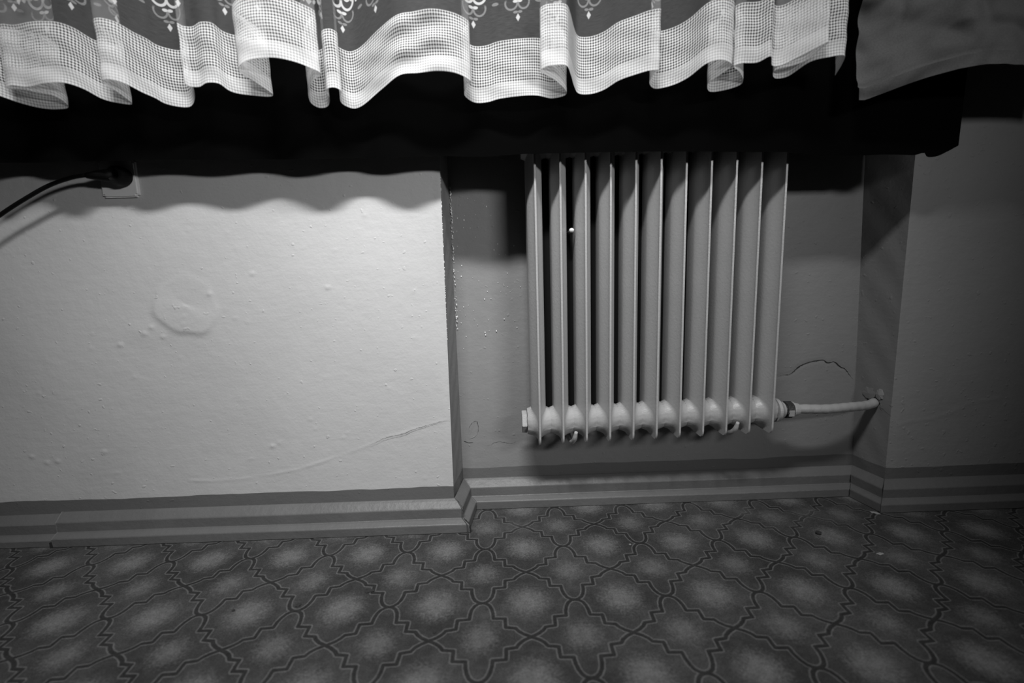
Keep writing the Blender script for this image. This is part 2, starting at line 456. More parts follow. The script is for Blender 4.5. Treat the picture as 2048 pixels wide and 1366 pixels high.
def sheer_material():
    t = NT('sheer_lace')
    uv = t.sep(t.coord('UV'))
    per = 0.094
    a = t.m('MULTIPLY', t.m('SUBTRACT', t.m('FRACT', t.m('ADD', t.m('DIVIDE', uv[0], per), 0.50)), 0.5), per)
    a = t.m('ABSOLUTE', a)                   # mirrored about the motif's axis
    v = t.m('ADD', uv[1], 0.009)

    def ring(cx, cy, r, w, cond=None):
        dd = t.vm('LENGTH', t.vm('SUBTRACT', t.comb(a, v), (cx, cy, 0)))
        k = t.ss(t.m('ABSOLUTE', t.m('SUBTRACT', dd, r)), w, w + 0.0009, 1.0, 0.0)
        if cond is not None: k = t.m('MULTIPLY', k, cond)
        return k

    def blob(cx, cy, rx, ry):
        dd = t.vm('LENGTH', t.vm('MULTIPLY', t.vm('SUBTRACT', t.comb(a, v), (cx, cy, 0)), (1 / rx, 1 / ry, 1)))
        return t.ss(dd, 0.9, 1.1, 1.0, 0.0)

    def dia(cx, cy, rx, ry):
        dd = t.m('ADD', t.m('DIVIDE', t.m('ABSOLUTE', t.m('SUBTRACT', a, cx)), rx),
                 t.m('DIVIDE', t.m('ABSOLUTE', t.m('SUBTRACT', v, cy)), ry))
        return t.ss(dd, 0.85, 1.1, 1.0, 0.0)

    low = t.ss(v, 0.214, 0.220, 1.0, 0.0)
    low2 = t.ss(v, 0.192, 0.198, 1.0, 0.0)
    strong = [dia(0, 0.1615, 0.0048, 0.0078), ring(0.0135, 0.214, 0.0135, 0.0020, low),
              blob(0.024, 0.220, 0.0045, 0.006), blob(0.005, 0.193, 0.0052, 0.0030), ring(0.0135, 0.224, 0.0065, 0.0016),
              blob(0.0, 0.232, 0.004, 0.009), blob(0.010, 0.240, 0.007, 0.003), dia(0.050, 0.214, 0.0095, 0.0105),
              blob(0.043, 0.226, 0.005, 0.004), blob(0.057, 0.226, 0.005, 0.004), blob(0.050, 0.235, 0.004, 0.006),
              blob(0.036, 0.212, 0.003, 0.004), ring(0.030, 0.246, 0.012, 0.002), ring(0.0135, 0.262, 0.0125, 0.002),
              dia(0.0, 0.275, 0.006, 0.014), blob(0.045, 0.262, 0.006, 0.008)]
    faint = [ring(0.0135, 0.190, 0.0125, 0.0014, low2), blob(0.005, 0.172, 0.0050, 0.0026),
             blob(0.046, 0.192, 0.006, 0.003), blob(0.054, 0.188, 0.005, 0.003), blob(0.050, 0.198, 0.003, 0.006)]
    S = strong[0]
    for k in strong[1:]: S = t.m('MAXIMUM', S, k)
    Fa = faint[0]
    for k in faint[1:]: Fa = t.m('MAXIMUM', Fa, k)
    fib = t.noise(t.vm('MULTIPLY', t.coord('UV'), (60.0, 900.0, 1.0)), 1.0, 2)
    base = t.ss(fib, 0.3, 0.7, 0.075, 0.112)
    al = t.lerp(t.m('MULTIPLY', Fa, 0.32), base, 0.80)
    al = t.lerp(S, al, 0.80)
    return cloth_shader(t, al, 0.72)


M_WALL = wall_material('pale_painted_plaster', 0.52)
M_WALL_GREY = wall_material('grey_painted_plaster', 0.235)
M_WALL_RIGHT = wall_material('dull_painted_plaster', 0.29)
M_CARPET = carpet_material()
M_SKIRT = plain('skirting_paint', 0.135, 0.45, (60, 0.0012), 0.4, vary=0.07)
M_RAD = plain('radiator_enamel', 0.40, 0.38, (150, 0.0006), 0.5, vary=0.03)
M_PIPE = plain('pipe_enamel', 0.38, 0.45, (120, 0.0008), 0.45)
M_DARK = plain('crack_dark', 0.02, 0.9)
M_NUT = plain('worn_metal', 0.05, 0.45, (200, 0.0008), 0.5, 0.4)
M_BLACKCLOTH = plain('black_cloth', 0.0025, 1.0, spec=0.0)
M_SOCKET = plain('socket_plastic', 0.80, 0.30)
M_GAP_SHADE = plain('gap_shade_black', 0.012, 0.9, spec=0.1)  # near-black tone standing in for the shade between the ribs
M_PLUG = plain('black_plastic', 0.004, 0.55, spec=0.15)
M_CHIP = plain('bare_plaster', 0.30, 0.8)
M_FLAKE = plain('gloss_flake', 0.80, 0.18, spec=1.0)
M_CRUMB = plain('dark_crumb', 0.03, 0.9)
M_LATTICE = lattice_material('lattice_lace', 0.97, 0.06)
M_HEM = lattice_material('double_lace_hem', 0.98, 0.48)
M_SHEER = sheer_material()


# ------------------------------------------------------------------ setting
def left_corner(z): return -0.1518 + (z - 0.107) * 0.0070
def back_left(z): return -0.1370 - (z - 0.11) * 0.0030
def back_right(z): return 1.0088 - (z - 0.119) * 0.0400
def right_corner(z): return 1.0310


def polydist(X, Z, poly):
    d = np.full(X.shape, 1e9)
    for a, b in zip(poly, poly[1:]):
        ax, az, bx, bz = a[0], a[2], b[0], b[2]
        L = (bx - ax) ** 2 + (bz - az) ** 2
        h = np.clip(((X - ax) * (bx - ax) + (Z - az) * (bz - az)) / L, 0, 1)
        d = np.minimum(d, np.hypot(X - ax - h * (bx - ax), Z - az - h * (bz - az)))
    return d


def wall_surface(name, xs, zs, place, label, mat):
    X, Z = np.meshgrid(xs, zs)
    P = place(X, Z)
    o = mesh_obj(name, P.reshape(-1, 3), grid_faces(len(xs), len(zs)), mat)
    tag(o, label=label, kind='structure')
    return o


rng = np.random.RandomState(4)
BUMPS = [(-1.174, 0.218), (-1.239, 0.233), (-1.051, 0.240), (-0.618, 0.239), (-0.731, 0.639), (-0.621, 0.685),
         (-1.203, 0.215), (-0.440, 0.646), (-0.970, 0.518), (-0.905, 0.545), (-0.885, 0.560), (-0.86, 0.535)]
BUMPS += [(-1.2 + 1.0 * rng.rand(), 0.13 + 0.70 * rng.rand()) for _ in range(26)]


def place_left(X, Z):
    Xo = X + (left_corner(Z) + 0.15) * sstep(-0.9, -0.15, X)
    h = 0.0022 * np.sin(X * 5.1 + 1) * np.sin(Z * 6.3) + 0.001 * np.sin(X * 13 + Z * 9)
    # an old filled hole: round patch, proud and cut under at its lower edge
    r = np.hypot((X + 0.792) / 1.05, Z - 0.612) / 0.066
    ang = np.arctan2(Z - 0.612, X + 0.792)
    r = r * (1 + 0.06 * np.sin(3 * ang + 1) + 0.03 * np.sin(7 * ang))
    h = h + 0.0034 * np.where(r < 1, 1 - 0.25 * (1 - r), np.exp(-((r - 1) / 0.16) ** 2)) * (0.25 + 0.75 * sstep(0.5, -0.6, np.sin(ang + 0.4)))
    h = h + 0.0018 * np.exp(-(((X + 0.90) / 0.05) ** 2 + ((Z - 0.55) / 0.03) ** 2))
    # long plastered-over crack rising to the right
    d = polydist(X, Z, RIDGE)
    h = h + (0.0006 + 0.0004 * np.sin(X * 40) * np.sin(X * 17)) * np.exp(-(d / 0.0036) ** 2)
    for i, (bx, bz) in enumerate(BUMPS):
        a = 0.0018 if i < 12 else 0.0008
        rr = 0.0050 if i < 12 else 0.0042
        h = h + a * np.exp(-(((X - bx) / (rr * 1.3)) ** 2 + ((Z - bz) / rr) ** 2))
    h = h * sstep(-0.152, -0.17, X)
    return np.stack([Xo, YL - h, Z], -1)


xs = np.concatenate([np.linspace(-2.3, -1.35, 12)[:-1], np.linspace(-1.35, -0.15, 330)])
zs = np.concatenate([np.linspace(0.0, 0.12, 20)[:-1], np.linspace(0.12, 0.95, 240)[:-1], np.linspace(0.95, 2.6, 14)])
wl = wall_surface('wall_left', xs, zs, place_left, 'pale plaster wall with a power socket, left of the radiator recess', M_WALL)


def place_back(X, Z):
    bl, br = back_left(Z), back_right(Z)
    Xo = bl + (br - bl) * X
    h = 0.0014 * np.sin(Xo * 9 + 2) * np.sin(Z * 7.7 + 1)
    # plaster above the arched crack stands a hair proud
    d = polydist(Xo, Z, CRACK_ARCH)
    h = h - 0.0012 * np.exp(-(d / 0.004) ** 2)
    h = h * sstep(0, 0.02, X) * sstep(1, 0.98, X)
    return np.stack([Xo, YN - h, Z], -1)


zs2 = np.concatenate([np.linspace(0.0, 0.95, 190)[:-1], np.linspace(0.95, 2.6, 14)])
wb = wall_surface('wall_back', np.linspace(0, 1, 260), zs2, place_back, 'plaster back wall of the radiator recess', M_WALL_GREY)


def place_reveal_l(X, Z):
    a, b = left_corner(Z), back_left(Z)
    h = 0.0012 * np.sin(Z * 60) * np.sin(X * 9) * sstep(0, .2, X) * sstep(1, .8, X)
    return np.stack([a + (b - a) * X + h, YL + (YN - YL) * X, Z], -1)


def place_reveal_r(X, Z):
    a, b = back_right(Z), right_corner(Z)
    h = (0.0010 * np.sin(Z * 50 + X * 7)) * sstep(0, .2, X) * sstep(1, .8, X)
    return np.stack([a + (b - a) * X - h, YN + (YR - YN) * X, Z], -1)


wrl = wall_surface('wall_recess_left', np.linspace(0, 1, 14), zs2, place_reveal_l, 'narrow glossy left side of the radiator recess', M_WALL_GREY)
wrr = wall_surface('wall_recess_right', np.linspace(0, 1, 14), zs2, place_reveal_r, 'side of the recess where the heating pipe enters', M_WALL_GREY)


def place_right(X, Z):
    h = 0.0015 * np.sin(X * 6 + 1) * np.sin(Z * 8) * sstep(1.031, 1.06, X)
    d = polydist(X, Z, CRACK_RIGHT)
    h = h + 0.0007 * np.exp(-(d / 0.004) ** 2) * sstep(1.031, 1.05, X)
    return np.stack([X, YR - h, Z], -1)


xr = np.concatenate([np.linspace(1.031, 1.45, 110)[:-1], np.linspace(1.45, 2.4, 10)])
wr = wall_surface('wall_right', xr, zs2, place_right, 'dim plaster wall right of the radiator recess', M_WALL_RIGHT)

floor = mesh_obj('floor', [(-2.4, -1.6, 0), (2.5, -1.6, 0), (2.5, 1.36, 0), (-2.4, 1.36, 0)], [(0, 1, 2, 3)], M_CARPET)
tag(floor, label='grey carpet with ogee lattice and pale medallions', kind='structure')

# skirting: one profile (distance from the wall, height), mitred where the wall turns
PROF = [(0.0, 0.0018), (0.0, 0.0775), (0.0035, 0.0785), (0.010, 0.0735), (0.0225, 0.0615), (0.025, 0.0585), (0.025, 0.0325),
        (0.030, 0.0310), (0.041, 0.0250), (0.043, 0.0230), (0.043, 0.0018)]


def skirting(name, p, q, m0, m1, label, dz=0.0, dt=0.0):
    """p, q: ends on the wall line; m0, m1: how far the mitre shifts the ends along the run per unit of depth"""
    p, q = Vector((p[0], p[1])), Vector((q[0], q[1]))
    t = (q - p).normalized()
    nrm = Vector((t.y, -t.x))
    N = max(2, int((q - p).length / 0.02))
    V = []
    for k in range(N + 1):
        f = k / N
        for d, z in PROF:
            dd = d + (dt if d > 0 else 0)
            c = p + t * (m0 * dd) + (q + t * (m1 * dd) - p - t * (m0 * dd)) * f + nrm * dd
            wv = 0.0008 * math.sin(c.x * 11 + z * 40) if 0.004 < z < 0.07 else 0
            V.append((c.x + nrm.x * wv, c.y + nrm.y * wv, z + (dz if z > 0.01 else 0)))
    n = len(PROF)
    Fc = grid_faces(n, N + 1)
    Fc.append(tuple(range(n)))
    Fc.append(tuple(N * n + i for i in range(n))[::-1])
    o = mesh_obj(name, V, Fc, M_SKIRT, smooth=False)
    bv = o.modifiers.new('soft', 'BEVEL')
    bv.width = 0.0012
    bv.segments = 1
    bv.limit_method = 'ANGLE'
    bv.angle_limit = math.radians(25)
    tag(o, label=label, kind='structure')
    return o


lc = left_corner(0.04)
skirting('baseboard_left', (-1.186, YL), (lc, YL), 0, 1.0, 'grey moulded skirting along the left wall')
skirting('baseboard_left_end', (-2.3, YL), (-1.190, YL), 0, 0, 'lower skirting piece at the far left, set back', dz=-0.0055, dt=-0.003)
skirting('baseboard_recess_left', (lc + 0.001, YL), (back_left(0.04), YN), -1.0, -0.9, 'short skirting turning into the recess')
skirting('baseboard_back', (back_left(0.04), YN), (back_right(0.04), YN), 0.9, -0.8, 'grey moulded skirting under the radiator')
skirting('baseboard_recess_right', (back_right(0.04), YN), (1.031, YR), 0.85, 0.72, 'short skirting on the right side of the recess')
skirting('baseboard_right', (1.031, YR), (2.4, YR), -0.9, 0, 'grey moulded skirting along the dim right wall')


# cracks and flaking paint, children of their wall
def ribbon(name, pts, width, mat, parent, nrm=(0, -1, 0), lift=0.0007, seed=1, jag=0.0016):
    c = catmull(pts, 0.004)
    r = np.random.RandomState(seed)
    n = Vector(nrm)
    V = []
    for i, p in enumerate(c):
        a = Vector(c[max(i - 1, 0)]); b = Vector(c[min(i + 1, len(c) - 1)])
        t = (b - a).normalized()
        s = t.cross(n).normalized()
        w = width * (0.35 + 0.9 * r.rand()) * min(1, 4 * (i + .6) / len(c), 4 * (len(c) - i - .4) / len(c))
        off = (r.rand() - 0.5) * jag
        P0 = Vector(p) + s * off
        for e, k in ((-1, 0), (0, 1), (1, 0)):
            V.append(P0 + s * e * w * 0.5 + n * (lift + 0.0002 * k))
    return mesh_obj(name, V, grid_faces(3, len(c)), mat, parent)


bl_ = bpy.data.objects['baseboard_left']
be_ = bpy.data.objects['baseboard_left_end']
bk_ = bpy.data.objects['baseboard_back']
MIT = [(0.003, 0.078), (0.012, 0.071), (0.0225, 0.0605), (0.025, 0.056), (0.025, 0.045)]
ribbon('crack', [(lc + d + 0.0005, YL - d, z) for d, z in MIT], 0.0030, M_DARK, bl_, nrm=(0.35, -0.85, 0.4), lift=0.0010, seed=31)
MIT2 = [(0.026, 0.033), (0.036, 0.029), (0.043, 0.024), (0.043, 0.012), (0.043, 0.002)]
ribbon('crack', [(lc + d + 0.0005, YL - d, z) for d, z in MIT2], 0.0040, M_DARK, bl_, nrm=(0.35, -0.85, 0.4), lift=0.0010, seed=32)
ribbon('crack', [(back_right(0.04) - 0.8 * 0.025 - 0.002, YN - 0.025, z) for z in (0.060, 0.052, 0.044, 0.036)], 0.0045, M_DARK, bk_, lift=0.0012, seed=33)
ribbon('crack', [(back_right(0.04) - 0.8 * 0.043 - 0.002, YN - 0.043, z) for z in (0.024, 0.016, 0.009, 0.003)], 0.0030, M_DARK, bk_, lift=0.0012, seed=34)
bm = bmesh.new()
bmesh.ops.create_cube(bm, size=1, matrix=Matrix.Translation((-1.1895, YL - 0.0415, 0.008)) @ Matrix.Diagonal((0.0065, 0.006, 0.015, 1)))
bm_obj('joint_gap', bm, M_DARK, be_)
ribbon('crack', RIDGE[7:], 0.0010, M_DARK, wl, seed=40, lift=0.0022, jag=0.002)
ribbon('crack', CRACK_ARCH, 0.0030, M_DARK, wb, seed=3)
ribbon('crack', CRACK_LOW, 0.0013, M_DARK, wb, seed=5, lift=0.0009)
ribbon('crack', [PEEL[0], PEEL[1], PEEL[2], PEEL[3], PEEL[4]], 0.0014, M_DARK, wb, seed=6, lift=0.0012)
ribbon('crack', [(-0.130, YN, 0.192), (-0.118, YN, 0.186), (-0.104, YN, 0.187)], 0.0020, M_DARK, wb, seed=8, lift=0.0012)
ribbon('crack', [(1.065, YR, 0.2367), (1.085, YR, 0.2405), (1.108, YR, 0.2400)], 0.0012, M_DARK, wr, seed=9, lift=0.0016)


def flake(pts, th, parent):
    bm = bmesh.new()
    vs = [bm.verts.new((p[0], p[1] - th * (0.6 + 0.4 * (k % 2)), p[2])) for k, p in enumerate(pts)]
    f = bm.faces.new(vs)
    ex = bmesh.ops.extrude_face_region(bm, geom=[f])
    for e in ex['geom']:
        if isinstance(e, bmesh.types.BMVert): e.co.y += th * 1.4
    return bm_obj('paint_flake', bm, M_WALL_GREY, parent)


flake(PEEL, 0.0022, wb)


def specks(name, spots, parent, mat):
    """tiny paint beads, joined: too small to pick apart"""
    bm = bmesh.new()
    for (x, y, z, r) in spots:
        m = Matrix.Translation((x, y, z)) @ Matrix.Diagonal((r * 0.8, r * 0.7, r * 1.5, 1))
        bmesh.ops.create_icosphere(bm, subdivisions=1, radius=1, matrix=m)
    o = bm_obj(name, bm, mat, parent, smooth=True)
    o['kind'] = 'stuff'
    return o


rs = np.random.RandomState(11)
sp = []
for k in range(95):
    z = 0.50 + 0.40 * rs.rand() ** 0.8
    sp.append((back_left(z) + 0.002 + 0.004 * rs.rand(), YN - 0.002 - 0.003 * rs.rand(), z, 0.0009 + 0.0017 * rs.rand() ** 2))
for k in range(55):
    z = 0.45 + 0.42 * rs.rand()
    x = -0.125 + 0.17 * rs.rand() ** 1.5
    sp.append((x, YN - 0.0008, z, 0.0008 + 0.0014 * rs.rand() ** 2))
specks('paint_beads', sp, wb, M_FLAKE)
sp = []
for k in range(70):
    z = 0.5 + 0.42 * rs.rand()
    sp.append((left_corner(z) + 0.0005, YL + 0.0005, z, 0.0005 + 0.0008 * rs.rand()))
specks('paint_beads', sp, wrl, M_FLAKE)


# ------------------------------------------------------------------ radiator
PITCH = 0.0598
ZB, ZH, ZT = 0.226, 0.2765, 1.030
ZH2 = 0.980


def section_mesh():
    ys = np.unique(np.concatenate([np.linspace(0, 0.014, 8), np.linspace(0.014, DEPTH - 0.014, 26), np.linspace(DEPTH - 0.014, DEPTH, 8)]))
    zl = np.unique(np.concatenate([np.linspace(ZB, ZB + 0.012, 7), np.linspace(ZB + 0.012, ZH + 0.07, 34), np.linspace(ZH + 0.07, ZH2 - 0.07, 26),
                                   np.linspace(ZH2 - 0.07, ZT, 34)]))
    y, z = np.meshgrid(ys, zl)
    col = 0.0023 + 0.0170 * (sstep(0.003, 0.050, y) * sstep(0.002, 0.020, DEPTH - y)) ** 0.8
    colf = sstep(ZH - 0.035, ZH + 0.005, z) * (1 - sstep(ZH2 - 0.005, ZH2 + 0.035, z))
    w = 0.0023 + (col - 0.0023) * colf
    for zc in (ZH, ZH2):
        r = np.hypot(y - 0.0575, z - zc)
        k = np.clip((r - 0.0350) / 0.0155, 0, 1)
        hub = 0.0023 + (PITCH / 2 - 0.0023) * (1 - np.sqrt(np.clip(1 - (1 - k) ** 2, 0, 1))) ** 0.75
        w = np.maximum(w, hub)
    # rounded foot of the rib
    t = np.clip((ZB + 0.020 - z) / 0.020, 0, 1)
    y0 = 0.016 * (1 - np.sqrt(np.clip(1 - t * t * 0.96, 0, 1)))
    t2 = np.clip((z - ZT + 0.020) / 0.020, 0, 1)
    y0 = y0 + 0.016 * (1 - np.sqrt(np.clip(1 - t2 * t2 * 0.96, 0, 1)))
    yy = y0 + y * (DEPTH - 2 * y0) / DEPTH
    ny, nz = len(ys), len(zl)
    R = np.stack([w, yy, z], -1).reshape(-1, 3)
    L = np.stack([-w, yy, z], -1).reshape(-1, 3)
    V = np.concatenate([L, R])
    o = ny * nz
    Fc = [f[::-1] for f in grid_faces(ny, nz)]
    Fc += [tuple(i + o for i in f) for f in grid_faces(ny, nz)]
    for j in range(nz - 1):
        a, b = j * ny, (j + 1) * ny
        Fc.append((a, a + o, b + o, b))
        a, b = j * ny + ny - 1, (j + 1) * ny + ny - 1
        Fc.append((a, b, b + o, a + o))
    for i in range(ny - 1):
        Fc.append((i, i + 1, i + 1 + o, i + o))
        k = (nz - 1) * ny + i
        Fc.append((k, k + o, k + 1 + o, k + 1))
    me = bpy.data.meshes.new('radiator_section')
    me.from_pydata([tuple(v) for v in V], [], Fc)
    me.update()
    me.polygons.foreach_set('use_smooth', [True] * len(me.polygons))
    me.materials.append(M_RAD)
    return me


rad = tag(empty('radiator', (0.0803, 1.165, 0.0)), 'pale enamelled ribbed radiator of eleven sections hanging in the wall recess', 'radiator')
sec = section_mesh()
bm = bmesh.new(); bm.from_mesh(sec)
sharp = [e for e in bm.edges if len(e.link_faces) == 2 and e.calc_face_angle() > math.radians(38)]
bmesh.ops.recalc_face_normals(bm, faces=bm.faces)
for e in sharp: e.smooth = False
bm.to_mesh(sec); bm.free()
for i in range(11):
    o = bpy.data.objects.new('radiator_section', sec)
    C.objects.link(o)
    o.parent = rad
    o.location = (i * PITCH, 0.0, 0.0012 * i)

# added near-black strips at the back of the gaps, shade painted as colour
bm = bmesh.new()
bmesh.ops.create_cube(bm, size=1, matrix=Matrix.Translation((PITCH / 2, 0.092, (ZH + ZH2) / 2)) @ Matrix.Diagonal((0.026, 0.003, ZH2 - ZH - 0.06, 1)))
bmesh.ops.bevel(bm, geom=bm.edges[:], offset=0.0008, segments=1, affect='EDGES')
shade0 = bm_obj('gap_shade_strip', bm, M_GAP_SHADE, rad)
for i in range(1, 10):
    o = shade0.copy()
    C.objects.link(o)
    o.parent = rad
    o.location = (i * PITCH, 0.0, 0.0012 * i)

# left blind plug: flanged hexagon
bm = bmesh.new()
m = Matrix.Translation((-0.0375, 0.0575, ZH - 0.001)) @ Matrix.Rotation(math.pi / 2, 4, 'Y') @ Matrix.Rotation(0.12, 4, 'Z')
bmesh.ops.create_cone(bm, cap_ends=True, segments=6, radius1=0.030, radius2=0.030, depth=0.013, matrix=m)
bmesh.ops.bevel(bm, geom=bm.edges[:], offset=0.0012, segments=2, affect='EDGES')
tag(bm_obj('end_plug', bm, M_RAD, rad), 'pale hexagonal blind plug')
lathe_x('plug_flange', [(-0.0345, 0.020), (-0.0335, 0.0225), (-0.0295, 0.0225)], (0, 0.0575, ZH), M_NUT, rad)
# right bush: enamel cone into the union
XE = 10 * PITCH + PITCH / 2
lathe_x('reducing_bush', [(-0.002, 0.031), (0.006, 0.0305), (0.016, 0.022), (0.020, 0.021), (0.022, 0.019)],
        (XE, 0.0455, ZH + 0.0120), M_RAD, rad)

# heating pipe with its union, running into the side of the recess
PY = 1.165 + 0.0455
pipe = tag(empty('heating_pipe', (0.745, PY, 0.285)), 'thick painted heating pipe with union nut running from radiator into the wall', 'pipe')


def local(o, pts): return [tuple(Vector(p) - o.location) for p in pts]


px = 0.0803 + XE
pp = catmull([(px + 0.020, PY, 0.2885), (0.7807, PY, 0.2887), (0.846, PY + 0.004, 0.2850), (0.9244, PY + 0.020, 0.2834), (0.985, 1.252, 0.2795),
              (1.008, 1.260, 0.2815), (1.030, 1.272, 0.2860)], 0.004)
wob = np.random.RandomState(2)
tube('pipe', local(pipe, pp), [0.0124 + 0.0004 * math.sin(i * 0.9) for i in range(len(pp))], M_PIPE, pipe, 20)
bm = bmesh.new()
m = Matrix.Translation(Vector((px + 0.034, PY, 0.2885)) - pipe.location) @ Matrix.Rotation(math.pi / 2, 4, 'Y') @ Matrix.Rotation(0.3, 4, 'Z')
bmesh.ops.create_cone(bm, cap_ends=True, segments=6, radius1=0.0235, radius2=0.0235, depth=0.021, matrix=m)
bmesh.ops.bevel(bm, geom=bm.edges[:], offset=0.0022, segments=2, affect='EDGES')
nut = tag(bm_obj('union_nut', bm, M_NUT, pipe), 'dark worn union nut with paint remains')
for dx, r0, r1 in ((0.0225, 0.0185, 0.0185), (0.0455, 0.0205, 0.0205)):
    bm = bmesh.new()
    m = Matrix.Translation(Vector((px + dx, PY, 0.2885)) - pipe.location) @ Matrix.Rotation(math.pi / 2, 4, 'Y')
    bmesh.ops.create_cone(bm, cap_ends=True, segments=24, radius1=r0, radius2=r1, depth=0.003, matrix=m)
    bm_obj('nut_collar', bm, M_NUT if dx < 0.03 else M_PIPE, nut)
bm = bmesh.new()     # paint patch left on a flat of the nut
m = Matrix.Translation(Vector((px + 0.034, PY - 0.0205, 0.2835)) - pipe.location) @ Matrix.Rotation(0.10, 4, 'X')
bmesh.ops.create_cube(bm, size=1, matrix=m @ Matrix.Diagonal((0.0150, 0.0030, 0.0170, 1)))
bmesh.ops.bevel(bm, geom=bm.edges[:], offset=0.001, segments=2, affect='EDGES')
bm_obj('paint_patch', bm, M_PIPE, nut)
bm = bmesh.new()
m = Matrix.Translation(Vector((px + 0.0545, PY, 0.2880)) - pipe.location) @ Matrix.Rotation(math.pi / 2, 4, 'Y')
bmesh.ops.create_cone(bm, cap_ends=True, segments=24, radius1=0.0190, radius2=0.0160, depth=0.016, matrix=m)
bmesh.ops.bevel(bm, geom=bm.edges[:], offset=0.0015, segments=2, affect='EDGES')
bm_obj('sleeve', bm, M_PIPE, pipe)

# broken-out hole in the recess side where the pipe enters, and loose plaster above it
hx, hy, hz = 1.0180, 1.268, 0.290
rv = Vector((back_right(0.3) - 1.031, YN - YR, 0)).normalized()      # along the reveal, into the wall
rn = Vector((-rv.y, rv.x, 0))                                         # out of the reveal
if rn.x > 0: rn = -rn
r2 = np.random.RandomState(7)


def patch(name, cen, ru, rz, lift, mat, parent, n=18, dome=0.0):
    V = [tuple(cen + rn * (lift + dome))]
    for k in range(n):
        a = 2 * math.pi * k / n
        s = 0.78 + 0.35 * r2.rand()
        V.append(tuple(cen + rv * (ru * s * math.cos(a)) + Vector((0, 0, rz * s * math.sin(a))) + rn * lift))
    for k in range(n):
        V.append(tuple(Vector(V[k + 1]) - rn * (lift + 0.004)))
    Fc = [(0, 1 + k, 1 + (k + 1) % n) for k in range(n)]
    Fc += [(1 + k, 1 + n + k, 1 + n + (k + 1) % n, 1 + (k + 1) % n) for k in range(n)]
    return mesh_obj(name, V, Fc, mat, parent, smooth=False)


patch('pipe_hole', Vector((hx, hy, hz)), 0.020, 0.017, 0.0012, M_DARK, wrr)
patch('loose_plaster', Vector((hx, hy, hz)) + rv * 0.012 + Vector((0, 0, 0.016)), 0.017, 0.017, 0.0035, M_WALL_GREY, wrr, dome=0.002)
patch('loose_plaster', Vector((hx, hy, hz)) - rv * 0.017 + Vector((0, 0, 0.020)), 0.010, 0.016, 0.0050, M_CHIP, wrr, dome=0.004)
ribbon('crack', [Vector((hx, hy, hz - 0.006)) - rv * s_ + Vector((0, 0, -0.55 * s_)) for s_ in (0.020, 0.030, 0.042, 0.050)], 0.0009, M_DARK, wrr,
       nrm=tuple(rn), lift=0.0012, seed=21)


# hooks that carry the radiator
def hook(x, zz, label):
    h = tag(empty('radiator_hook', (x, YN, zz - 0.06)), label, 'bracket', 'painted hooks under the radiator')
    rod = catmull([(0.0, 0.005, 0.012), (-0.002, -0.05, 0.008), (-0.003, -0.085, 0.005), (-0.001, -0.115, 0.010),
                   (0.003, -0.134, 0.026), (0.006, -0.141, 0.046)], 0.004)
    n = len(rod)
    tube('rod', rod, [0.0062 if i < n - 5 else 0.0062 - 0.0005 * (i - n + 5) for i in range(n)], M_RAD, h, 12)
    bm = bmesh.new()
    bmesh.ops.create_cone(bm, cap_ends=True, segments=20, radius1=0.013, radius2=0.010, depth=0.006,
                          matrix=Matrix.Translation((0, -0.001, 0.012)) @ Matrix.Rotation(math.pi / 2, 4, 'X'))
    bm_obj('wall_rose', bm, M_RAD, h)
    return h


hook(0.1680, 0.2715, 'pale hook under the left end of the radiator')
hook(0.5880, 0.2830, 'pale hook under the right half of the radiator')
pin = tag(empty('retaining_pin', (0.1690, YN, 0.765)), 'short bright pin between the second and third radiator ribs', 'bracket')
tube('rod', [(0, 0.004, 0), (0, -0.09, 0.001), (0.001, -0.112, 0.002)], 0.0045, M_NUT, pin, 12)
bm = bmesh.new()
bmesh.ops.create_uvsphere(bm, u_segments=14, v_segments=8, radius=1,
                          matrix=Matrix.Translation((0.002, -0.114, 0.004)) @ Matrix.Diagonal((0.0065, 0.007, 0.0055, 1)))
bm_obj('tip', bm, M_FLAKE, pin, smooth=True)

# ------------------------------------------------------------------ socket, plug and cord
sk = tag(empty('wall_socket', (-0.9085, YL, 0.917)), 'white square wall socket just below the black cloth at left', 'socket')
bm = bmesh.new()
bmesh.ops.create_cube(bm, size=1, matrix=Matrix.Translation((0, -0.004, 0)) @ Matrix.Diagonal((0.086, 0.008, 0.086, 1)))
bmesh.ops.bevel(bm, geom=[e for e in bm.edges if abs(e.verts[0].co.y - e.verts[1].co.y) > 0.004], offset=0.005, segments=4, affect='EDGES')
bmesh.ops.bevel(bm, geom=[e for e in bm.edges if all(v.co.y < -0.0075 for v in e.verts)], offset=0.003, segments=2, affect='EDGES')
bm_obj('cover_plate', bm, M_SOCKET, sk)
bm = bmesh.new()
bmesh.ops.create_cone(bm, cap_ends=True, segments=40, radius1=0.0255, radius2=0.0255, depth=0.004,
                      matrix=Matrix.Translation((0.006, -0.0085, 0.008)) @ Matrix.Rotation(math.pi / 2, 4, 'X'))
bmesh.ops.bevel(bm, geom=bm.edges[:], offset=0.001, segments=2, affect='EDGES')
bm_obj('socket_insert', bm, M_SOCKET, sk)

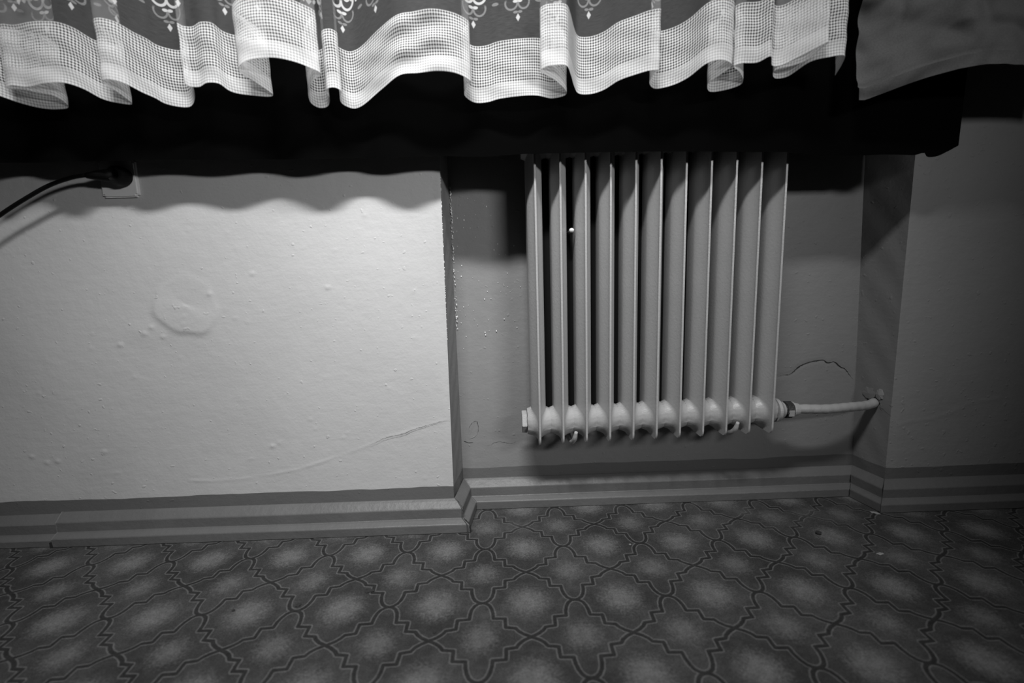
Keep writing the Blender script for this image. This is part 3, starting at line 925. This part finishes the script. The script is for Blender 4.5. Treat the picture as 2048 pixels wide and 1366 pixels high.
pl = tag(empty('power_plug', (-0.890, YL - 0.0105, 0.920)), 'black plug in the white wall socket with its cord leaving left', 'plug')
bm = bmesh.new()
prof = [(0.0, 0.0195), (-0.006, 0.0215), (-0.020, 0.0215), (-0.030, 0.0195), (-0.036, 0.0140)]
V = []
for y, r in prof:
    for k in range(28):
        a = 2 * math.pi * k / 28
        V.append((r * math.cos(a), y, r * math.sin(a)))
Fc = grid_faces(28, len(prof), True) + [tuple(range(28)), tuple(4 * 28 + k for k in range(28))[::-1]]
bm.free()
mesh_obj('plug_body', V, Fc, M_PLUG, pl)
tube('strain_relief', [(-0.004, -0.022, -0.001), (-0.020, -0.026, -0.001), (-0.036, -0.030, -0.001), (-0.060, -0.035, -0.002)],
     [0.0150, 0.0145, 0.0115, 0.0062], M_PLUG, pl, 18)
cord = catmull([(-0.945, 1.153, 0.9190), (-0.977, 1.155, 0.9165), (-1.039, 1.158, 0.9005), (-1.104, 1.160, 0.8712), (-1.169, 1.162, 0.8371),
                (-1.233, 1.160, 0.7954), (-1.30, 1.150, 0.72), (-1.36, 1.13, 0.55), (-1.39, 1.10, 0.25), (-1.41, 1.06, 0.03), (-1.46, 1.0, 0.006), (-1.60, 0.92, 0.006)], 0.012)
tube('cord', local(pl, cord), 0.0046, M_PLUG, pl, 12)


# ------------------------------------------------------------------ curtains
def strip(name, path, arc, v0, v1, rows, mat, parent, lean):
    n = len(path)
    V, U = [], []
    for j in range(rows + 1):
        v = v0 + (v1 - v0) * j / rows
        for i in range(n):
            x, y, z = path[i]
            dx, dy = lean(x, y, v, arc[i])
            V.append((x + dx, y + dy, z + v))
            U.append((arc[i], v))
    return mesh_obj(name, V, grid_faces(n, rows + 1), mat, parent, uvs=U)


lace = tag(empty('lace_curtain', (-0.19, 1.04, 1.04)), 'white lace curtain with checked border hanging in folds above the radiator', 'curtain')
hem = catmull(LACE_HEM, 0.004)
arc = np.concatenate([[0], np.cumsum(np.linalg.norm(np.diff(hem, axis=0), axis=1))])
ymean = 1.04
# thread count along the cloth: motif spacing follows the weave, which is pulled unevenly
weave = np.interp(arc, [0.0, 0.747, 1.494, 1.852, 1.946, 2.276, 5.0], [-1.875, -1.128, -0.376, 0.0, 0.094, 0.470, 3.194])


def lace_lean(x, y, v, s):
    # folds shallow out towards the rail; soft puckers along the border
    k = 1 - 0.55 * float(sstep(0.12, 0.7, v))
    pk = 0.0022 * math.sin(s * 47 + v * 60) * math.sin(v * 75 + s * 9) * (1 if v < 0.2 else 0.5)
    if v < 0.16:      # creased stretch of the border
        pk += 0.0042 * math.sin(v * 118 - s * 26) * math.exp(-((s + 0.19) / 0.085) ** 2) * float(sstep(0.16, 0.11, v))
    return 0.006 * math.sin(s * 3.1 + v * 5) * v * 4 * 0.3, (ymean - y) * (1 - k) + pk


HEM_L = np.array([tuple(Vector(p) - lace.location) for p in hem])
ymean -= lace.location.y
strip('hem', HEM_L, weave, 0.0, 0.0305, 8, M_HEM, lace, lace_lean)
strip('lattice_band', HEM_L, weave, 0.0305, 0.112, 24, M_LATTICE, lace, lace_lean)
strip('sheer_panel', HEM_L, weave, 0.112, 0.95, 24, M_SHEER, lace, lace_lean)

# grey side curtain
t = NT('grey_cotton')
co = t.coord('UV')
gcol = t.ss(t.noise(t.vm('MULTIPLY', co, (300.0, 300.0, 1.0)), 1.0, 2), 0.3, 0.7, 0.105, 0.125)
t.grey(gcol)
t.b.inputs['Roughness'].default_value = 0.9
t.b.inputs['Specular IOR Level'].default_value = 0.15
cr1 = t.noise(t.vm('MULTIPLY', co, (6.0, 7.0, 1.0)), 1.0, 1, 0.4)
fold_lines = t.m('ABSOLUTE', t.m('SUBTRACT', cr1, 0.5))
t.bump(t.ss(fold_lines, 0.0, 0.18), 0.020, 0.9)
M_GREY = t.mat
gc = tag(empty('grey_curtain', (0.95, 1.04, 1.05)), 'dark grey creased cotton curtain beside the lace, at the right', 'curtain')
gh = catmull(GREY_HEM, 0.006)
garc = np.concatenate([[0], np.cumsum(np.linalg.norm(np.diff(gh, axis=0), axis=1))])
GH = np.array([tuple(Vector(p) - gc.location) for p in gh])


def grey_lean(x, y, v, s):
    crease = 0.017 * noise.noise(Vector((s * 11 + v * 6, v * 9 - s * 4, 3.3))) + 0.007 * noise.noise(Vector((s * 14 + v * 22, v * 26 - s * 10, 7.1)))
    rid = 0.009 * (1 - abs(noise.noise(Vector((s * 17 - v * 8, v * 15, 1.2)))) * 2)
    seam = -0.0045 * float(sstep(0.027, 0.0235, v))                       # turned-up hem is a layer thicker
    side = -0.0030 * float(sstep(0.068, 0.064, s)) * float(sstep(0.03, 0.034, v))
    tuck = 0.007 * math.exp(-((s - 0.078) / 0.007) ** 2) * float(sstep(0.115, 0.14, v))
    flare = 0.02 * float(sstep(0.0, 0.5, v))
    return -0.022 * float(sstep(0.0, 0.12, v)) * float(sstep(0.2, 0.0, s)) * 0.3, crease * float(sstep(0, .05, v)) - rid * 0.6 + seam + side + tuck + flare


strip('hem', GH, garc, 0.0, 0.024, 4, M_GREY, gc, grey_lean)
strip('panel', GH, garc, 0.024, 0.95, 220, M_GREY, gc, grey_lean)

# black cloth behind the lace, hanging down to the radiator top
bc = tag(empty('black_curtain', (-0.1, 1.12, 0.93)), 'black cloth hanging behind the lace curtain over the radiator top', 'curtain')
bh = catmull(BLACK_HEM, 0.006)
barc = np.concatenate([[0], np.cumsum(np.linalg.norm(np.diff(bh, axis=0), axis=1))])
BH = np.array([tuple(Vector(p) - bc.location) for p in bh])
top = 1.03
V, U = [], []
rows = 16
for j in range(rows + 1):
    for i, p in enumerate(BH):
        zt = 1.07
        V.append((p[0] + (0.012 * j / rows if i > len(BH) - 4 else 0), p[1] * (1 - 0.6 * j / rows), p[2] + (zt - p[2]) * j / rows))
mesh_obj('panel', V, grid_faces(len(BH), rows + 1), M_BLACKCLOTH, bc)


# ------------------------------------------------------------------ crumbs and chips on the carpet
def crumb(name, p, size, mat, label, cat, seed, flat=0.5, stretch=1.0, rot=0.0):
    bm = bmesh.new()
    bmesh.ops.create_icosphere(bm, subdivisions=2, radius=1)
    r = np.random.RandomState(seed)
    for v in bm.verts:
        k = 1 + 0.55 * noise.noise(v.co * 1.7 + Vector((seed, 0, 0)))
        v.co = Vector((v.co.x * size * stretch * k, v.co.y * size * k, v.co.z * size * flat * k))
    lo = min(v.co.z for v in bm.verts)
    for v in bm.verts: v.co.z -= lo
    o = bm_obj(name, bm, mat)
    o.location = (p[0], p[1], 0.0)
    o.rotation_euler = (0, 0, rot)
    return tag(o, label, cat)


crumb('crumb', DEBRIS[0], 0.0060, M_CRUMB, 'black crumb alone on the carpet before the right end of the recess', 'crumb', 1, 0.6, 1.3, 0.5)
crumb('lint', DEBRIS[1], 0.0050, M_CRUMB, 'dark lint on a carpet line left of the skirting corner', 'lint', 2, 0.3, 1.8, 0.2)
crumb('lint', DEBRIS[2], 0.0050, M_CRUMB, 'larger dark fluff at a lattice crossing on the left carpet', 'lint', 3, 0.3, 1.5, 1.2)
crumb('crumb', DEBRIS[3], 0.0030, M_CRUMB, 'tiny dark crumb on a pale medallion, leftmost on the carpet', 'crumb', 4)
crumb('crumb', DEBRIS[4], 0.0028, M_CRUMB, 'tiny dark crumb nearest the camera on the carpet', 'crumb', 5)
crumb('paint_chip', DEBRIS[5], 0.0045, M_CHIP, 'long white paint chip on the carpet at the right', 'paint chip', 6, 0.25, 2.2, 0.1)
crumb('paint_chip', DEBRIS[6], 0.0060, M_CHIP, 'white plaster chip lying at the outer skirting corner', 'paint chip', 7, 0.3, 1.6, -0.5)
crumb('paint_chip', DEBRIS[7], 0.0026, M_CHIP, 'tiny white paint chip in the middle of the carpet', 'paint chip', 8)
